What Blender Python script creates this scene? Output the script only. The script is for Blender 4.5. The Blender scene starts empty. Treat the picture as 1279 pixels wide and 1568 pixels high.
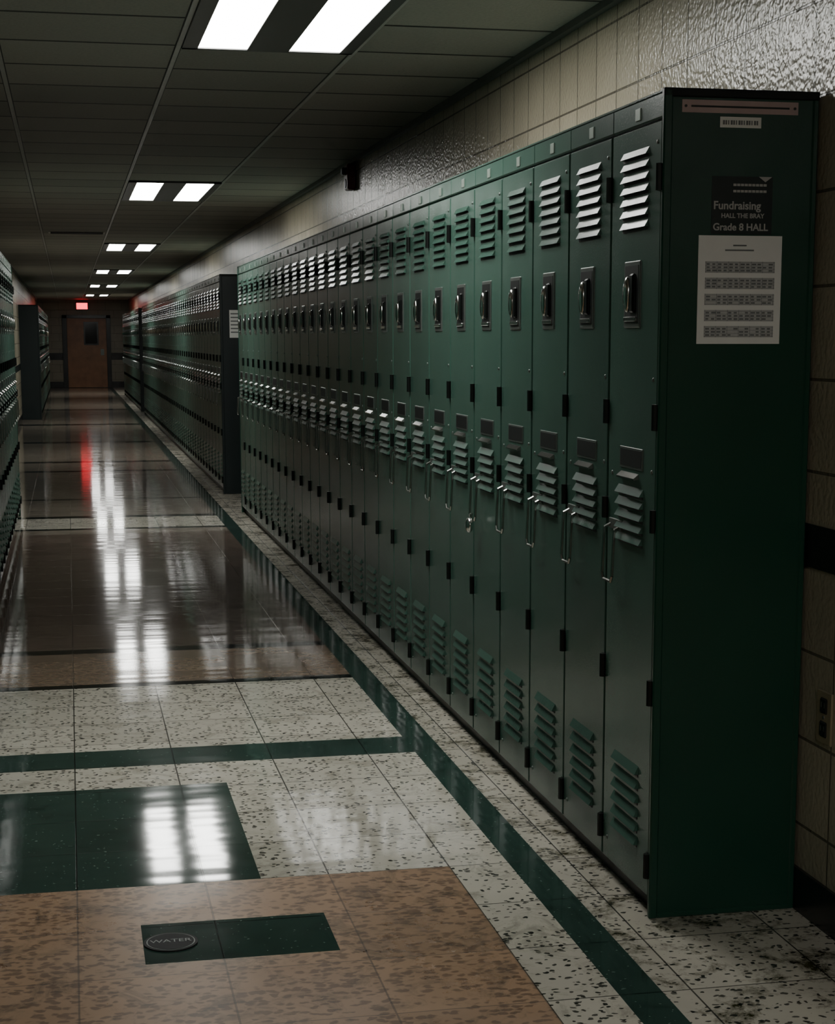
import bpy, bmesh, math, random
from mathutils import Vector, Matrix
random.seed(7)
scene = bpy.context.scene
COL = scene.collection

# ------------------------------------------------------------------ helpers
def new_mat(name):
    m = bpy.data.materials.new(name); m.use_nodes = True
    nt = m.node_tree
    b = nt.nodes.get("Principled BSDF")
    return m, nt, b

def N(nt, t, **kw):
    n = nt.nodes.new(t)
    for k, v in kw.items():
        setattr(n, k, v)
    return n

def L(nt, a, b): nt.links.new(a, b)

def simple(name, col, rough=0.5, metal=0.0, emis=None, es=0.0, noise=0.0, nscale=20, bump=0.0, bscale=80, coat=0.0):
    m, nt, b = new_mat(name)
    b.inputs["Base Color"].default_value = (*col, 1)
    b.inputs["Roughness"].default_value = rough
    b.inputs["Metallic"].default_value = metal
    b.inputs["Coat Weight"].default_value = coat
    tc = N(nt, "ShaderNodeTexCoord")
    if emis:
        b.inputs["Emission Color"].default_value = (*emis, 1)
        b.inputs["Emission Strength"].default_value = es
    if noise > 0:
        nz = N(nt, "ShaderNodeTexNoise"); nz.inputs["Scale"].default_value = nscale
        nz.inputs["Detail"].default_value = 5
        L(nt, tc.outputs["Object"], nz.inputs["Vector"])
        mx = N(nt, "ShaderNodeMix", data_type='RGBA')
        mx.inputs[6].default_value = (*[c * (1 - noise) for c in col], 1)
        mx.inputs[7].default_value = (*[min(1, c * (1 + noise)) for c in col], 1)
        L(nt, nz.outputs["Fac"], mx.inputs[0])
        L(nt, mx.outputs[2], b.inputs["Base Color"])
    if bump > 0:
        nb = N(nt, "ShaderNodeTexNoise"); nb.inputs["Scale"].default_value = bscale
        L(nt, tc.outputs["Object"], nb.inputs["Vector"])
        bp = N(nt, "ShaderNodeBump"); bp.inputs["Strength"].default_value = bump
        bp.inputs["Distance"].default_value = 0.01
        L(nt, nb.outputs["Fac"], bp.inputs["Height"])
        L(nt, bp.outputs["Normal"], b.inputs["Normal"])
    return m

class MB:
    """mesh builder"""
    def __init__(self): self.bm = bmesh.new()
    def box(self, x0, x1, y0, y1, z0, z1, mi=0, bev=0.0):
        r = bmesh.ops.create_cube(self.bm, size=1.0)
        vs = r["verts"]
        for v in vs:
            v.co = Vector(((x0 + x1) / 2 + v.co.x * (x1 - x0), (y0 + y1) / 2 + v.co.y * (y1 - y0), (z0 + z1) / 2 + v.co.z * (z1 - z0)))
        fs = set(f for v in vs for f in v.link_faces)
        for f in fs: f.material_index = mi
        if bev > 0:
            es = list(set(e for v in vs for e in v.link_edges))
            r2 = bmesh.ops.bevel(self.bm, geom=es, offset=bev, segments=1, affect='EDGES', profile=0.5)
            for f in r2["faces"]: f.material_index = mi
    def prism(self, prof, y0, y1, mis):
        """prof: (x,z) list extruded along y; mis: material per side, last = caps"""
        a = [self.bm.verts.new((x, y0, z)) for x, z in prof]
        b = [self.bm.verts.new((x, y1, z)) for x, z in prof]
        n = len(prof)
        for i in range(n):
            j = (i + 1) % n
            f = self.bm.faces.new((a[i], a[j], b[j], b[i])); f.material_index = mis[i]
        f = self.bm.faces.new(a[::-1]); f.material_index = mis[-1]
        f = self.bm.faces.new(b); f.material_index = mis[-1]
    def cyl(self, p0, p1, r, mi=0, seg=8, r2=None):
        p0 = Vector(p0); p1 = Vector(p1); d = p1 - p0
        q = d.to_track_quat('Z', 'Y').to_matrix().to_4x4()
        M = Matrix.Translation((p0 + p1) / 2) @ q
        rr = bmesh.ops.create_cone(self.bm, cap_ends=True, segments=seg, radius1=r, radius2=r if r2 is None else r2, depth=d.length, matrix=M)
        for f in set(f for v in rr["verts"] for f in v.link_faces): f.material_index = mi
    def ball(self, c, s, mi=0):
        M = Matrix.Translation(c) @ Matrix.Diagonal((*s, 1))
        rr = bmesh.ops.create_uvsphere(self.bm, u_segments=12, v_segments=8, radius=1, matrix=M)
        for f in set(f for v in rr["verts"] for f in v.link_faces):
            f.material_index = mi; f.smooth = True
    def mesh(self, name, mats):
        bmesh.ops.recalc_face_normals(self.bm, faces=self.bm.faces[:])
        me = bpy.data.meshes.new(name); self.bm.to_mesh(me); self.bm.free()
        for m in mats: me.materials.append(m)
        return me

def obj(name, me, parent=None, loc=(0, 0, 0), rot=(0, 0, 0)):
    o = bpy.data.objects.new(name, me); COL.objects.link(o)
    o.location = loc; o.rotation_euler = rot
    if parent: o.parent = parent
    return o

def empty(name, loc=(0, 0, 0), rot=(0, 0, 0)):
    e = bpy.data.objects.new(name, None); COL.objects.link(e)
    e.location = loc; e.rotation_euler = rot; e.empty_display_size = 0.1
    return e

def boxobj(name, b, mat, parent=None, bev=0):
    mb = MB(); mb.box(*b, 0, bev)
    return obj(name, mb.mesh(name, [mat]), parent)

# ------------------------------------------------------------------ dimensions
H_CEIL = 2.265
XR = 1.59      # right wall
XLW = -0.74    # left wall
Y0, Y1 = -5.0, 46.5
XF = 1.25      # right locker fronts
XFL = -0.39    # left locker fronts
W = 0.347; LH = 1.80; LD = 0.33

# ------------------------------------------------------------------ materials
def wall_mat(name, axis, col, col2, rough=0.3, bw=.2):
    m, nt, b = new_mat(name)
    tc = N(nt, "ShaderNodeTexCoord"); sp = N(nt, "ShaderNodeSeparateXYZ"); cb = N(nt, "ShaderNodeCombineXYZ")
    L(nt, tc.outputs["Object"], sp.inputs[0])
    L(nt, sp.outputs[axis], cb.inputs[0]); L(nt, sp.outputs[2], cb.inputs[1])
    br = N(nt, "ShaderNodeTexBrick"); br.offset = 0.0 if bw < .3 else .5
    br.inputs["Scale"].default_value = 1; br.inputs["Brick Width"].default_value = bw
    br.inputs["Row Height"].default_value = 0.2; br.inputs["Mortar Size"].default_value = 0.0035
    br.inputs["Mortar Smooth"].default_value = 0.3
    br.inputs["Color1"].default_value = (*col, 1); br.inputs["Color2"].default_value = (*col2, 1)
    br.inputs["Mortar"].default_value = (col[0] * .32, col[1] * .32, col[2] * .32, 1)
    L(nt, cb.outputs[0], br.inputs["Vector"])
    nz = N(nt, "ShaderNodeTexNoise"); nz.inputs["Scale"].default_value = 3; nz.inputs["Detail"].default_value = 6
    L(nt, tc.outputs["Object"], nz.inputs["Vector"])
    mx = N(nt, "ShaderNodeMix", data_type='RGBA', blend_type='MULTIPLY'); mx.inputs[0].default_value = 0.4
    L(nt, br.outputs["Color"], mx.inputs[6]); L(nt, nz.outputs["Fac"], mx.inputs[7])
    L(nt, mx.outputs[2], b.inputs["Base Color"])
    b.inputs["Roughness"].default_value = rough
    n2 = N(nt, "ShaderNodeTexNoise"); n2.inputs["Scale"].default_value = 75; n2.inputs["Detail"].default_value = 1
    L(nt, tc.outputs["Object"], n2.inputs["Vector"])
    b1 = N(nt, "ShaderNodeBump"); b1.inputs["Strength"].default_value = 0.35; b1.inputs["Distance"].default_value = 0.008
    L(nt, n2.outputs["Fac"], b1.inputs["Height"])
    b2 = N(nt, "ShaderNodeBump"); b2.invert = True; b2.inputs["Strength"].default_value = 0.8; b2.inputs["Distance"].default_value = 0.005
    L(nt, br.outputs["Fac"], b2.inputs["Height"]); L(nt, b1.outputs["Normal"], b2.inputs["Normal"])
    L(nt, b2.outputs["Normal"], b.inputs["Normal"])
    return m

M_WALL = wall_mat("glazed_block_beige", 1, (.49, .435, .325), (.43, .385, .285), .26)
M_WALLX = wall_mat("block_beige_end", 0, (.36, .32, .24), (.32, .29, .22), bw=.4)

def ceiling_mat():
    m, nt, b = new_mat("acoustic_tile")
    tc = N(nt, "ShaderNodeTexCoord"); mp = N(nt, "ShaderNodeMapping")
    mp.inputs["Location"].default_value = (0.2, -0.40, 0)
    L(nt, tc.outputs["Object"], mp.inputs[0])
    br = N(nt, "ShaderNodeTexBrick"); br.offset = 0; br.squash = 1
    br.inputs["Scale"].default_value = 1; br.inputs["Brick Width"].default_value = 0.6; br.inputs["Row Height"].default_value = 0.52
    br.inputs["Mortar Size"].default_value = 0.013; br.inputs["Mortar Smooth"].default_value = 0.1
    br.inputs["Color1"].default_value = (.57, .55, .50, 1); br.inputs["Color2"].default_value = (.43, .42, .39, 1)
    br.inputs["Mortar"].default_value = (.025, .025, .024, 1)
    L(nt, mp.outputs[0], br.inputs["Vector"])
    nz = N(nt, "ShaderNodeTexNoise"); nz.inputs["Scale"].default_value = 90; nz.inputs["Detail"].default_value = 4
    L(nt, tc.outputs["Object"], nz.inputs["Vector"])
    mx = N(nt, "ShaderNodeMix", data_type='RGBA', blend_type='MULTIPLY'); mx.inputs[0].default_value = 0.35
    L(nt, br.outputs["Color"], mx.inputs[6]); L(nt, nz.outputs["Fac"], mx.inputs[7])
    L(nt, mx.outputs[2], b.inputs["Base Color"])
    b.inputs["Roughness"].default_value = 0.6
    bp = N(nt, "ShaderNodeBump"); bp.inputs["Strength"].default_value = 0.4; bp.inputs["Distance"].default_value = 0.005
    L(nt, nz.outputs["Fac"], bp.inputs["Height"]); L(nt, bp.outputs["Normal"], b.inputs["Normal"])
    return m
M_CEIL = ceiling_mat()

def floor_mat(name, col, col2, kind, rough=0.065, scuff=.4, wave=.22, mortar=.14, ior=1.5, dk=.42, dist=1.0):
    m, nt, b = new_mat(name)
    tc = N(nt, "ShaderNodeTexCoord")
    mp = N(nt, "ShaderNodeMapping"); mp.inputs["Location"].default_value = (-0.28, -0.13, 0)
    L(nt, tc.outputs["Object"], mp.inputs[0])
    br = N(nt, "ShaderNodeTexBrick"); br.offset = 0
    br.inputs["Scale"].default_value = 1; br.inputs["Brick Width"].default_value = 0.3; br.inputs["Row Height"].default_value = 0.3
    br.inputs["Mortar Size"].default_value = 0.0022; br.inputs["Mortar Smooth"].default_value = 0.2
    br.inputs["Color1"].default_value = (1, 1, 1, 1); br.inputs["Color2"].default_value = (.82, .82, .82, 1)
    br.inputs["Mortar"].default_value = (mortar, mortar, mortar, 1)
    L(nt, mp.outputs[0], br.inputs["Vector"])
    nz = N(nt, "ShaderNodeTexNoise"); nz.inputs["Scale"].default_value = 9; nz.inputs["Detail"].default_value = 8
    L(nt, tc.outputs["Object"], nz.inputs["Vector"])
    mx = N(nt, "ShaderNodeMix", data_type='RGBA')
    mx.inputs[6].default_value = (*col, 1); mx.inputs[7].default_value = (*col2, 1)
    L(nt, nz.outputs["Fac"], mx.inputs[0])
    out = mx.outputs[2]
    m2 = N(nt, "ShaderNodeMapping"); m2.inputs["Scale"].default_value = (.8, 1.0, 1) if kind != 'brown' else (.6, 1.0, 1)
    nd = N(nt, "ShaderNodeTexNoise"); nd.inputs["Scale"].default_value = 40
    L(nt, tc.outputs["Object"], nd.inputs["Vector"])
    vm = N(nt, "ShaderNodeVectorMath", operation='MULTIPLY_ADD'); vm.inputs[1].default_value = (.025, .025, 0)
    L(nt, nd.outputs["Color"], vm.inputs[0]); L(nt, tc.outputs["Object"], vm.inputs[2])
    L(nt, vm.outputs[0], m2.inputs[0])
    vo = N(nt, "ShaderNodeTexVoronoi"); vo.inputs["Scale"].default_value = {'terr': 68, 'green': 70, 'brown': 70}[kind]
    L(nt, m2.outputs[0], vo.inputs["Vector"])
    cr = N(nt, "ShaderNodeValToRGB")
    lo, hi = {'terr': (.29, .35), 'green': (.10, .16), 'brown': (.38, .56)}[kind]
    cr.color_ramp.elements[0].position = lo; cr.color_ramp.elements[0].color = (1, 1, 1, 1)
    cr.color_ramp.elements[1].position = hi; cr.color_ramp.elements[1].color = (0, 0, 0, 1)
    L(nt, vo.outputs["Distance"], cr.inputs[0])
    ms = N(nt, "ShaderNodeMath", operation='GREATER_THAN'); ms.inputs[1].default_value = 0.30 if kind != 'brown' else 0.28
    sx = N(nt, "ShaderNodeSeparateColor"); L(nt, vo.outputs["Color"], sx.inputs[0]); L(nt, sx.outputs[0], ms.inputs[0])
    mm = N(nt, "ShaderNodeMath", operation='MULTIPLY'); L(nt, cr.outputs[0], mm.inputs[0]); L(nt, ms.outputs[0], mm.inputs[1])
    k = N(nt, "ShaderNodeMix", data_type='RGBA')
    L(nt, mm.outputs[0], k.inputs[0]); L(nt, out, k.inputs[6])
    if kind == 'terr':
        fm = N(nt, "ShaderNodeMix", data_type='RGBA'); L(nt, sx.outputs[1], fm.inputs[0])
        fm.inputs[6].default_value = (.020, .020, .018, 1); fm.inputs[7].default_value = (.13, .125, .105, 1)
        L(nt, fm.outputs[2], k.inputs[7])
    else:
        k.inputs[7].default_value = {'green': (.16, .22, .19, 1), 'brown': (col[0] * dk, col[1] * dk * .92, col[2] * dk * .88, 1)}[kind]
    g = N(nt, "ShaderNodeMix", data_type='RGBA', blend_type='MULTIPLY'); g.inputs[0].default_value = 1
    L(nt, k.outputs[2], g.inputs[6]); L(nt, br.outputs["Color"], g.inputs[7])
    ws = N(nt, "ShaderNodeTexNoise"); ws.inputs["Scale"].default_value = 2.2; ws.inputs["Detail"].default_value = 9; ws.inputs["Roughness"].default_value = .7
    L(nt, tc.outputs["Object"], ws.inputs["Vector"])
    ws2 = N(nt, "ShaderNodeTexNoise"); ws2.inputs["Scale"].default_value = 7; ws2.inputs["Detail"].default_value = 8; ws2.inputs["Roughness"].default_value = .78
    ws2.inputs["Distortion"].default_value = dist
    L(nt, tc.outputs["Object"], ws2.inputs["Vector"])
    wr = N(nt, "ShaderNodeValToRGB"); wr.color_ramp.elements[0].position = .37; wr.color_ramp.elements[0].color = (1 - scuff, 1 - scuff, 1 - scuff * 1.05, 1)
    wr.color_ramp.elements[1].position = .50; wr.color_ramp.elements[1].color = (1, 1, 1, 1)
    L(nt, ws2.outputs["Fac"], wr.inputs[0])
    g2 = N(nt, "ShaderNodeMix", data_type='RGBA', blend_type='MULTIPLY'); g2.inputs[0].default_value = 1
    L(nt, g.outputs[2], g2.inputs[6]); L(nt, wr.outputs[0], g2.inputs[7])
    L(nt, g2.outputs[2], b.inputs["Base Color"])
    mr = N(nt, "ShaderNodeMapRange"); mr.inputs["To Min"].default_value = rough * .5; mr.inputs["To Max"].default_value = rough * 1.7
    L(nt, ws.outputs["Fac"], mr.inputs["Value"]); L(nt, mr.outputs[0], b.inputs["Roughness"])
    m3 = N(nt, "ShaderNodeMapping"); m3.inputs["Scale"].default_value = (1.5, 9, 1)
    L(nt, tc.outputs["Object"], m3.inputs[0])
    n3 = N(nt, "ShaderNodeTexNoise"); n3.inputs["Scale"].default_value = 1.0; n3.inputs["Detail"].default_value = 1.0
    L(nt, m3.outputs[0], n3.inputs["Vector"])
    bp = N(nt, "ShaderNodeBump"); bp.inputs["Strength"].default_value = wave; bp.inputs["Distance"].default_value = 0.004
    L(nt, n3.outputs["Fac"], bp.inputs["Height"])
    b2 = N(nt, "ShaderNodeBump"); b2.inputs["Strength"].default_value = 0.5; b2.inputs["Distance"].default_value = 0.001
    L(nt, br.outputs["Color"], b2.inputs["Height"]); L(nt, bp.outputs["Normal"], b2.inputs["Normal"])
    L(nt, b2.outputs["Normal"], b.inputs["Normal"])
    b.inputs["IOR"].default_value = ior
    return m
F_TERR = floor_mat("terrazzo_light", (.71, .67, .57), (.57, .54, .46), 'terr', scuff=.35)
F_EDGE = floor_mat("terrazzo_dirty_edge", (.64, .60, .51), (.48, .45, .38), 'terr', .14, .95, dist=.3)
F_GREEN = floor_mat("terrazzo_green", (.036, .072, .058), (.025, .056, .046), 'green')
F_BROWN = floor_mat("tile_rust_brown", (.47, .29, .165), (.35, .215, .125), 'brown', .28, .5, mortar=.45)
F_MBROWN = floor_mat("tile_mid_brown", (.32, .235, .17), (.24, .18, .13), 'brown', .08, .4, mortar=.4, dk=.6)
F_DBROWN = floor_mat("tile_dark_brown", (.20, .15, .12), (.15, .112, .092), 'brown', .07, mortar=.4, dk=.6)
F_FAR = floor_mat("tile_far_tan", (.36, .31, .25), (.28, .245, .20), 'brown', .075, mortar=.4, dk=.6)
F_BLACK = floor_mat("tile_line_black", (.006, .009, .008), (.005, .007, .006), 'green', .07, ior=1.25)

def green_paint(name, c1, rough):
    m, nt, b = new_mat(name)
    oi = N(nt, "ShaderNodeObjectInfo"); tc = N(nt, "ShaderNodeTexCoord")
    nz = N(nt, "ShaderNodeTexNoise"); nz.inputs["Scale"].default_value = 4; nz.inputs["Detail"].default_value = 8
    L(nt, tc.outputs["Object"], nz.inputs["Vector"])
    ad = N(nt, "ShaderNodeMath", operation='ADD'); L(nt, oi.outputs["Random"], ad.inputs[0]); L(nt, nz.outputs["Fac"], ad.inputs[1])
    mr = N(nt, "ShaderNodeMapRange"); mr.inputs["From Max"].default_value = 2
    L(nt, ad.outputs[0], mr.inputs["Value"])
    mx = N(nt, "ShaderNodeMix", data_type='RGBA')
    mx.inputs[6].default_value = (*[c * .7 for c in c1], 1); mx.inputs[7].default_value = (*[c * 1.35 for c in c1], 1)
    L(nt, mr.outputs[0], mx.inputs[0])
    sc = N(nt, "ShaderNodeTexNoise"); sc.inputs["Scale"].default_value = 26; sc.inputs["Detail"].default_value = 8; sc.inputs["Roughness"].default_value = .8
    L(nt, tc.outputs["Object"], sc.inputs["Vector"])
    rp = N(nt, "ShaderNodeValToRGB"); rp.color_ramp.elements[0].position = .69; rp.color_ramp.elements[0].color = (0, 0, 0, 1)
    rp.color_ramp.elements[1].position = .74; rp.color_ramp.elements[1].color = (.7, .7, .7, 1)
    L(nt, sc.outputs["Fac"], rp.inputs[0])
    m2 = N(nt, "ShaderNodeMix", data_type='RGBA'); L(nt, rp.outputs[0], m2.inputs[0]); L(nt, mx.outputs[2], m2.inputs[6])
    m2.inputs[7].default_value = (c1[0] * 2.6, c1[1] * 2.0, c1[2] * 2.2, 1)
    L(nt, m2.outputs[2], b.inputs["Base Color"])
    b.inputs["Roughness"].default_value = rough
    n2 = N(nt, "ShaderNodeTexNoise"); n2.inputs["Scale"].default_value = 5; n2.inputs["Detail"].default_value = 1
    L(nt, tc.outputs["Object"], n2.inputs["Vector"])
    n3 = N(nt, "ShaderNodeTexNoise"); n3.inputs["Scale"].default_value = 220
    L(nt, tc.outputs["Object"], n3.inputs["Vector"])
    bp = N(nt, "ShaderNodeBump"); bp.inputs["Strength"].default_value = .25; bp.inputs["Distance"].default_value = .01
    L(nt, n2.outputs["Fac"], bp.inputs["Height"])
    b3 = N(nt, "ShaderNodeBump"); b3.inputs["Strength"].default_value = .12; b3.inputs["Distance"].default_value = .002
    L(nt, n3.outputs["Fac"], b3.inputs["Height"]); L(nt, bp.outputs["Normal"], b3.inputs["Normal"])
    L(nt, b3.outputs["Normal"], b.inputs["Normal"])
    return m
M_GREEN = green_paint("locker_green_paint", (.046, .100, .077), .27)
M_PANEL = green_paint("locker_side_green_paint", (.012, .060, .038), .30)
M_PANELD = green_paint("locker_side_near_black", (.007, .014, .015), .4)  # near-black version of the side panel colour, for the far banks
M_DARK = simple("black_recess", (.006, .007, .007), .5, noise=.3)
M_HINGE = simple("hinge_dark_metal", (.012, .014, .013), .35, .6, noise=.3)
M_CHROME = simple("chrome_latch", (.62, .62, .60), .16, 1.0, noise=.15)
M_WIRE = simple("bail_wire_steel", (.36, .37, .35), .25, 1.0, noise=.2)
M_STEEL = simple("dull_steel", (.17, .19, .175), .38, .7, noise=.25)
M_PLATE = simple("number_plate", (.30, .36, .31), .35, .4, noise=.2)
M_BLACK = simple("black_paint", (.012, .012, .013), .25, noise=.3, nscale=6)
M_IRON = simple("cast_iron_black", (.012, .012, .013), .75, noise=.3, nscale=60)
M_TBAR = simple("tbar_grey", (.55, .55, .53), .4, noise=.15)
M_TRIM = simple("ceiling_angle_grey", (.12, .12, .115), .5, noise=.2)
M_LENS = simple("fluorescent_lens", (.9, .9, .9), .4, emis=(1.0, 1.0, .95), es=22.0)
M_LENS_B = simple("fluorescent_lens_unseen", (.9, .9, .9), .4, emis=(1.0, .99, .94), es=24)
M_HOUSE = simple("fixture_grey", (.10, .10, .10), .4, noise=.1)
M_PAPER = simple("paper_white", (.80, .81, .78), .6, noise=.06)
M_INK = simple("print_grey", (.16, .17, .17), .7, noise=.2, nscale=90)
M_INKL = simple("print_light_grey", (.50, .51, .50), .7, noise=.1, nscale=90)
M_INKD = simple("print_dark", (.03, .035, .035), .6, noise=.2)
M_PINK = simple("label_pinkish", (.50, .38, .37), .45, noise=.2)
M_POSTER = simple("poster_black", (.008, .016, .015), .45, noise=.3)
M_RED = simple("exit_red", (.6, .01, .02), .4, emis=(1, .02, .04), es=5.0)
M_REDD = simple("alarm_red", (.16, .01, .01), .35, noise=.2)
M_WOOD = simple("door_wood", (.34, .16, .075), .35, noise=.45, nscale=6)
M_BRASS = simple("outlet_bronze", (.34, .29, .19), .4, .3, noise=.2)
M_GLASS = simple("dark_glass", (.01, .012, .014), .08, noise=.2)
M_TEXT = simple("poster_lettering", (.45, .45, .43), .5, noise=.05)

# ------------------------------------------------------------------ shell
xs = sorted({XLW - .1, .117, .415, .527, .88, 1.03, 1.12, XR + .1})
bands = [(11.95, 12.05), (12.75, 12.9), (14.2, 14.3), (17.2, 17.4), (18.5, 18.7), (22.0, 22.3), (26.5, 26.9), (32, 32.5), (38, 38.6)]
ys = {Y0, 3.50, 3.75, 4.03, 4.965, 5.22, 5.44, 6.46, 6.53, 7.19, 7.29, 9.2, 11.7, Y1}
for a, c in bands: ys |= {a, c}
ys = sorted(ys)
def zone(x, y):
    if 1.03 < x < 1.12: return 1
    if x > 1.12: return 5
    if y < 4.03:
        if .117 < x < .527 and 3.5 < y < 3.75: return 1
        return 2 if x < .88 else 0
    if y < 4.965: return 1 if x < .415 else 0
    if 5.22 < y < 5.44: return 1
    if y < 6.46: return 0
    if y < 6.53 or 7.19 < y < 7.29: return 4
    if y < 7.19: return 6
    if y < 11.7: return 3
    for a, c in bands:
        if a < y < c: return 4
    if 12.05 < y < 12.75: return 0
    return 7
bm = bmesh.new(); grid = [[bm.verts.new((x, y, 0)) for y in ys] for x in xs]
for i in range(len(xs) - 1):
    for j in range(len(ys) - 1):
        f = bm.faces.new((grid[i][j], grid[i + 1][j], grid[i + 1][j + 1], grid[i][j + 1]))
        f.material_index = zone((xs[i] + xs[i + 1]) / 2, (ys[j] + ys[j + 1]) / 2)
me = bpy.data.meshes.new("floor"); bm.to_mesh(me); bm.free()
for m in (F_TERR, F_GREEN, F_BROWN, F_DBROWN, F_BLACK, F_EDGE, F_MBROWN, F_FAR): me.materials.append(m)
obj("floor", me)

boxobj("ceiling", (XLW - .1, XR + .1, Y0, Y1, H_CEIL, H_CEIL + .1), M_CEIL)
boxobj("wall_right", (XR, XR + .1, Y0, Y1, 0, H_CEIL), M_WALL)
boxobj("wall_left", (XLW - .1, XLW, Y0, Y1, 0, H_CEIL), M_WALL)
boxobj("wall_back", (XLW - .1, XR + .1, Y1, Y1 + .1, 0, H_CEIL), M_WALLX)
boxobj("wall_front", (XLW - .1, XR + .1, Y0 - .1, Y0, 0, H_CEIL), M_WALLX)
boxobj("baseboard_right", (XR - .008, XR, Y0, Y1, 0, .10), M_BLACK)
boxobj("baseboard_left", (XLW, XLW + .008, Y0, Y1, 0, .10), M_BLACK)
boxobj("baseboard_back", (XLW, XR, Y1 - .008, Y1, 0, .16), M_BLACK)
boxobj("trim_1", (XR - .004, XR, Y0, Y1, .79, .885), M_BLACK)
boxobj("trim_2", (XLW, XLW + .004, Y0, Y1, .79, .885), M_BLACK)
boxobj("trim_3", (XLW, XR, Y1 - .006, Y1, .72, .90), M_BLACK)
boxobj("trim_4", (XR - .025, XR, Y0, Y1, H_CEIL - .022, H_CEIL), M_TRIM)
boxobj("trim_5", (XLW, XLW + .025, Y0, Y1, H_CEIL - .022, H_CEIL), M_TRIM)
mb = MB()
for x in (-.2, .4, 1.0):
    mb.box(x - .008, x + .008, Y0, Y1, H_CEIL - .004, H_CEIL, 0)
obj("trim_6", mb.mesh("ceiling_tbar", [M_TBAR]))

# ------------------------------------------------------------------ fixtures
def troffer(yend, lens, ln=1.5):
    h = ln / 2
    e = empty("ceiling_light_fixture", (0.7, yend - h, H_CEIL))
    mb = MB()
    z0 = -.012
    mb.box(-.29, -.238, -h, h, z0, 0, 0); mb.box(.245, .29, -h, h, z0, 0, 0)
    mb.box(-.29, .29, -h, -h + .025, z0, 0, 0); mb.box(-.29, .29, h - .025, h, z0, 0, 0)
    mb.box(-.072, .070, -h + .02, h - .02, z0, 0, 0)
    obj("housing", mb.mesh("housing", [M_HOUSE]), e)
    for i, (a, b) in enumerate(((-.238, -.072), (.070, .245))):
        mb = MB(); mb.box(a, b, -h + .025, h - .025, -.008, -.001, 0)
        obj("lens_%d" % (i + 1), mb.mesh("lens", [lens]), e)
for ye in (6.12, 12.8, 20.2, 27.4, 34.7, 42.1):
    troffer(ye, M_LENS)
troffer(.9, M_LENS_B)  # unseen fixture, set forward of the row's spacing to brighten end panel and wall

# ------------------------------------------------------------------ locker column
def louver(mb, y0, y1, zc, h=.017, p=.0085, x=-.014):
    mb.prism([(x + .001, zc + h / 2), (x - p, zc - h / 2), (x + .001, zc - h / 2)], y0, y1, [0, 1, 0, 0])
    mb.box(x - .0012, x + .001, y0 + .002, y1 - .002, zc - h / 2 - .0065, zc - h / 2, 1)  # black strip: shade of the opening under the slat, put in as colour

def column_mesh():
    mb = MB()
    mb.box(0, LD, 0, W, .035, LH - .02, 0)                      # carcass
    mb.box(.012, LD - .01, 0, W, 0, .035, 2)                    # toe
    mb.box(-.012, LD, 0, W, LH - .052, LH, 0, .003)             # header
    mb.box(-.002, .001, 0, W, .04, LH - .052, 1)                # black backing, shade of the door gaps put in as colour
    mb.box(-.014, 0, .006, W - .004, .048, 1.742, 0, .0025)     # full height door
    for k in range(7): louver(mb, .085, .262, 1.690 - k * .0255)
    for k in range(5): louver(mb, .085, .262, .950 - k * .0270, h=.019, p=.0105)
    for k in range(6): louver(mb, .085, .262, .320 - k * .0330, h=.021, p=.010)
    # recessed handle pocket on upper half
    mb.box(-.0175, -.012, .125, .235, 1.312, 1.458, 3, .002)
    mb.box(-.0185, -.012, .134, .226, 1.322, 1.448, 1)
    mb.box(-.026, -.014, .150, .176, 1.345, 1.430, 2, .004)
    mb.ball((-.024, .192, 1.385), (.010, .016, .040), 4)
    mb.box(-.023, -.016, .140, .222, 1.326, 1.336, 4, .001)
    # name slot, lip, wire bail
    mb.box(-.0165, -.012, .090, .250, .998, 1.046, 3, .001)
    mb.box(-.0172, -.012, .096, .244, 1.003, 1.041, 1)
    mb.prism([(-.013, .990), (-.026, .979), (-.026, .975), (-.013, .977)], .12, .245, [4, 4, 3, 3, 3])
    pts = [(-.012, .235, .862), (-.032, .235, .852), (-.036, .235, .745), (-.036, .245, .731), (-.036, .300, .731), (-.036, .310, .745), (-.032, .310, .852), (-.012, .310, .862)]
    for a, b in zip(pts, pts[1:]): mb.cyl(a, b, .0038, 6, 6)
    mb.box(-.018, -.013, .225, .320, .850, .874, 3, .001)
    # hinges and strike plates
    for z in (1.625, 1.12, .515, .12):
        mb.cyl((-.018, .003, z - .028), (-.018, .003, z + .028), .0085, 2, 8)
        mb.box(-.0155, -.006, .000, .020, z - .028, z + .028, 2)
    mb.cyl((-.018, .003, .87), (-.018, .003, .92), .0085, 2, 8)
    mb.box(-.0145, -.010, .150, .185, 1.758, 1.784, 5, .001)
    for yy, zz in ((.03, 1.70), (.03, 1.0), (.31, .10), (.03, 1.2), (.31, .98)):
        mb.ball((-.014, yy, zz), (.003, .005, .005), 3)
    return mb.mesh("locker_column", [M_GREEN, M_DARK, M_HINGE, M_STEEL, M_CHROME, M_PLATE, M_WIRE])
CM = column_mesh()

def end_panel_mesh(mat):
    mb = MB()
    mb.box(-.014, LD, -.006, 0, .0, LH, 0, .001)
    mb.box(-.016, .004, -.012, .002, .0, LH + .004, 0, .003)
    mb.box(LD - .012, LD + .002, -.010, .002, .0, LH, 0, .003)
    mb.box(-.016, LD + .002, -.012, .004, LH - .012, LH + .006, 1, .002)
    mb.box(-.01, LD, -.009, 0, .0, .012, 0, .002)
    return mb.mesh("end_panel", [mat, M_HINGE])
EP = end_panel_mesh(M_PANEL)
EPD = end_panel_mesh(M_PANELD)

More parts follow.
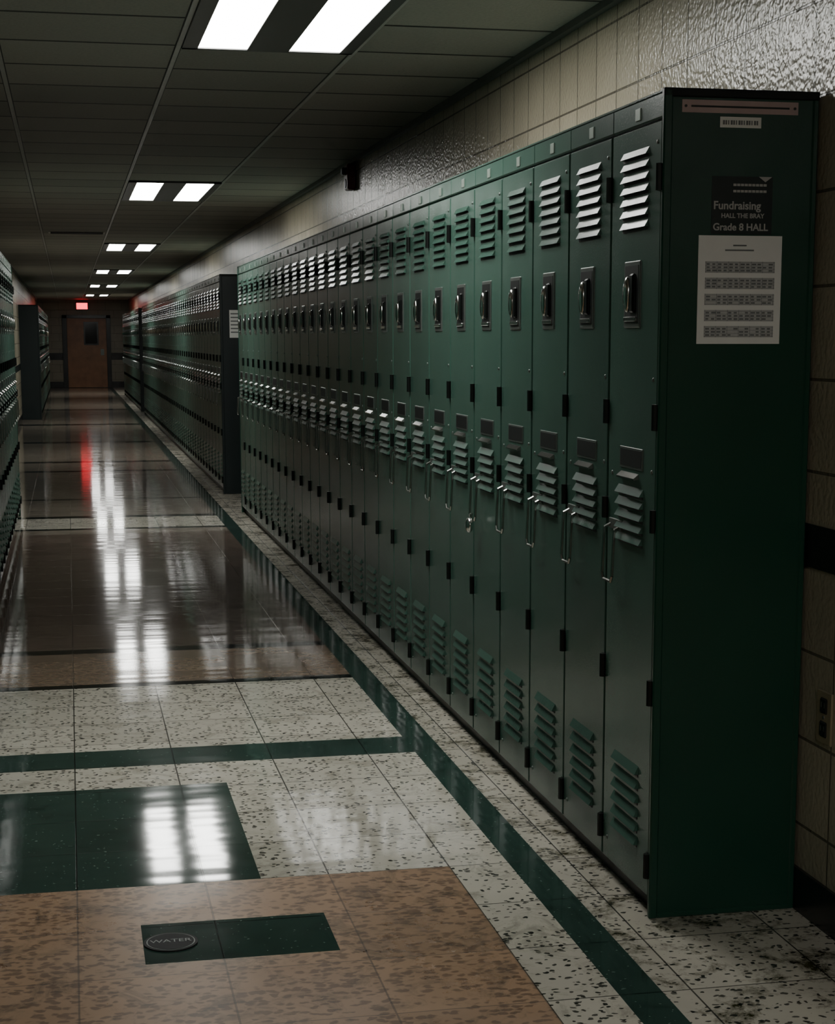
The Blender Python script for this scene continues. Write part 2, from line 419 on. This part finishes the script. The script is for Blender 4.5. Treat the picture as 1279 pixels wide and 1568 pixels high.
def bank(x, y, n, flip=False, ep=EP):
    if not flip:
        e = empty("locker_bank", (x, y, 0))
    else:
        e = empty("locker_bank", (x, y + n * W, 0), (0, 0, math.pi))
    for i in range(n):
        obj("locker_column_%02d" % (i + 1), CM, e, (0, i * W, 0))
    obj("end_panel_near", ep, e, (0, 0, 0))
    o = obj("end_panel_far", ep, e, (0, n * W, 0)); o.scale = (1, -1, 1)
    mb = MB(); mb.box(-.014, LD, 0, n * W, LH - .001, LH + .004, 0, .001)
    obj("top_cap", mb.mesh("top_cap", [M_GREEN]), e)
    return e
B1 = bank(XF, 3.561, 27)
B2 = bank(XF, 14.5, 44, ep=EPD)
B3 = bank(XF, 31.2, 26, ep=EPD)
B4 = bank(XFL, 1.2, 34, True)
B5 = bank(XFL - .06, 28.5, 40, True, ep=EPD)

mb = MB()
mb.ball((-.048, .267, .715), (.012, .022, .024), 0)
mb.cyl((-.041, .257, .725), (-.041, .257, .750), .003, 0); mb.cyl((-.041, .277, .725), (-.041, .277, .750), .003, 0)
mb.cyl((-.041, .257, .750), (-.041, .277, .750), .003, 0)
obj("combination_padlock", mb.mesh("padlock", [M_CHROME]), B1, (0, W * 4, 0))

# ------------------------------------------------------------------ notices on the end panels
def text(s, size, loc, parent, mat, name):
    c = bpy.data.curves.new(name, 'FONT'); c.body = s; c.size = size; c.extrude = .0003; c.align_x = 'LEFT'
    c.materials.append(mat); c.offset = size * .02
    return obj(name, c, parent, loc, (math.pi / 2, 0, 0))
YP = 3.561 - .006
def sheet(name, x0, x1, z0, z1, mat, y=YP, t=.0012):
    e = empty(name, (x0, y, z0))
    mb = MB(); mb.box(0, x1 - x0, -t, 0, 0, z1 - z0, 0)
    obj("sheet", mb.mesh("sheet", [mat]), e)
    return e
s = sheet("label_strip", 1.275, 1.535, 1.757, 1.783, M_PINK)
mb = MB(); mb.box(.02, .24, -.0016, 0, .011, .015, 0)
for x in (.008, .252): mb.cyl((x, -.003, .013), (x, 0, .013), .003, 0, 8)
obj("print", mb.mesh("print", [M_INKD]), s)
s = sheet("name_label", 1.36, 1.452, 1.728, 1.750, M_PAPER)
mb = MB()
for k in range(14): mb.box(.006 + k * .0058, .0105 + k * .0058 - (k % 3) * .001, -.0016, 0, .006, .015, 0)
obj("print", mb.mesh("print", [M_INK]), s)
s = sheet("fundraising_poster", 1.345, 1.482, 1.508, 1.628, M_POSTER)
text("Fundraising", .0235, (.004, -.0014, .052), s, M_TEXT, "title")
text("HALL THE BRAY", .0135, (.022, -.0014, .034), s, M_TEXT, "subtitle")
text("Grade 8 HALL", .0208, (.004, -.0014, .008), s, M_TEXT, "footer")
mb = MB()
for r in range(2):
    for k in range(9): mb.box(.048 + k * .0085, .055 + k * .0085, -.0016, 0, .100 - r * .013, .105 - r * .013, 0)
v = [mb.bm.verts.new(p) for p in ((.105, -.0016, .120), (.135, -.0016, .120), (.120, -.0016, .109))]
mb.bm.faces.new(v)
obj("small_print", mb.mesh("small_print", [M_TEXT]), s)
s = sheet("schedule_paper", 1.318, 1.507, 1.277, 1.505, M_PAPER)
mb = MB()
mb.box(.078, .108, -.0022, 0, .206, .209, 0); mb.box(.060, .125, -.0022, 0, .196, .199, 0)
for r in range(5):
    z = .166 - r * .034
    mb.box(.016, .174, -.0015, 0, z - .016, z + .008, 1)
    for rr in range(3):
        for k in range(12):
            if random.random() < .88:
                mb.box(.019 + k * .0128, .019 + k * .0128 + random.uniform(.006, .010), -.0022, 0, z + .0005 - rr * .0066, z + .0036 - rr * .0066, 0)
    for rr in range(4): mb.box(.016, .174, -.0020, 0, z + .0052 - rr * .0066, z + .0058 - rr * .0066, 0)
    for k in range(7): mb.box(.0165 + k * .0258, .0171 + k * .0258, -.0020, 0, z - .016, z + .008, 0)
obj("print", mb.mesh("print", [M_INK, M_INKL]), s)
s = sheet("notice_paper", 1.31, 1.40, 1.29, 1.515, M_PAPER, 14.5 - .012)
mb = MB()
for r in range(6): mb.box(.01, .08, -.0016, 0, .19 - r * .03, .20 - r * .03, 0)
obj("print", mb.mesh("print", [M_INK]), s)

# ------------------------------------------------------------------ wall outlet
e = empty("wall_outlet", (XR, 3.43, .473))
mb = MB()
mb.box(-.006, 0, -.037, .037, -.058, .058, 0, .002)
for z in (-.026, .026):
    mb.box(-.009, -.004, -.017, .017, z - .017, z + .017, 1, .003)
    mb.box(-.0095, -.004, -.009, -.006, z - .004, z + .008, 2); mb.box(-.0095, -.004, .006, .009, z - .004, z + .008, 2)
mb.cyl((-.008, 0, 0), (-.004, 0, 0), .004, 2)
obj("cover_plate", mb.mesh("cover_plate", [M_BRASS, M_DARK, M_STEEL]), e)

e = empty("fire_alarm_strobe", (XR, 9.75, 2.17))
mb = MB(); mb.box(-.05, 0, -.06, .06, -.07, .07, 0, .008); mb.box(-.075, -.045, -.03, .03, 0.01, .05, 1, .006)
mb.cyl((-.055, 0, -.035), (-.045, 0, -.035), .025, 1, 12)
obj("housing", mb.mesh("housing", [M_REDD, M_HINGE]), e)

e = empty("ceiling_air_vent", (.12, 16.9, H_CEIL))
mb = MB(); mb.box(-.26, .26, -.14, .14, -.006, 0, 0, .002)
for k in range(7): mb.box(-.24, .24, -.12 + k * .035, -.105 + k * .035, -.012, -.004, 1)
obj("grille", mb.mesh("grille", [M_TBAR, M_DARK]), e)

# flat round floor plate: dark disc, thin rim, one line of raised lettering
e = empty("floor_access_cover", (.176, 3.622, 0))
mb = MB(); mb.cyl((0, 0, 0), (0, 0, .003), .058, 1, 48); mb.cyl((0, 0, .003), (0, 0, .0036), .052, 0, 48); mb.cyl((0, 0, .0036), (0, 0, .0042), .0495, 1, 48)
obj("cap", mb.mesh("cap", [M_STEEL, M_IRON]), e)
c = bpy.data.curves.new("lettering", 'FONT'); c.body = "WATER"; c.size = .026; c.extrude = .0004; c.align_x = 'CENTER'; c.align_y = 'CENTER'
c.materials.append(M_STEEL)
obj("lettering", c, e, (0, 0, .0046))

# ------------------------------------------------------------------ end door
e = empty("door_1", (0, Y1, 0))
mb = MB()
mb.box(-.12, .0, -.06, 0, 0, 1.87, 0, .004); mb.box(1.0, 1.11, -.06, 0, 0, 1.87, 0, .004); mb.box(-.12, 1.11, -.06, 0, 1.79, 1.87, 0, .004)
obj("frame", mb.mesh("frame", [M_BLACK]), e)
mb = MB()
mb.box(0, 1.0, -.045, -.003, .01, 1.79, 0, .003)
mb.box(.42, .80, -.050, -.04, 1.10, 1.70, 1, .003); mb.box(.46, .76, -.052, -.04, 1.14, 1.66, 2)
mb.box(.84, .93, -.052, -.04, .84, 1.00, 3, .002); mb.cyl((.885, -.10, .92), (.885, -.05, .92), .022, 3)
obj("leaf", mb.mesh("leaf", [M_WOOD, M_BLACK, M_GLASS, M_STEEL]), e)

e = empty("exit_sign", (.40, Y1, 2.10))
mb = MB(); mb.box(-.16, .16, -.07, 0, -.10, .10, 0, .006)
obj("case", mb.mesh("case", [M_BLACK]), e)
boxo = MB(); boxo.box(-.14, .14, -.076, -.068, -.08, .08, 0, .003)
obj("face", boxo.mesh("face", [M_RED]), e)

# ------------------------------------------------------------------ world & camera
w = bpy.data.worlds.new("world"); scene.world = w; w.use_nodes = True
w.node_tree.nodes["Background"].inputs[0].default_value = (.02, .022, .025, 1)
w.node_tree.nodes["Background"].inputs[1].default_value = .3

cd = bpy.data.cameras.new("camera"); cam = bpy.data.objects.new("camera", cd); COL.objects.link(cam)
cam.location = (0, 0, 1.29)
cam.rotation_euler = (math.radians(90 - 8.96), 0, math.radians(-12.14))
cd.sensor_fit = 'VERTICAL'; cd.sensor_height = 36; cd.sensor_width = 36
cd.lens = 60.84; cd.shift_x = -.0258; cd.shift_y = .0963
cd.clip_start = .05; cd.clip_end = 200
scene.camera = cam
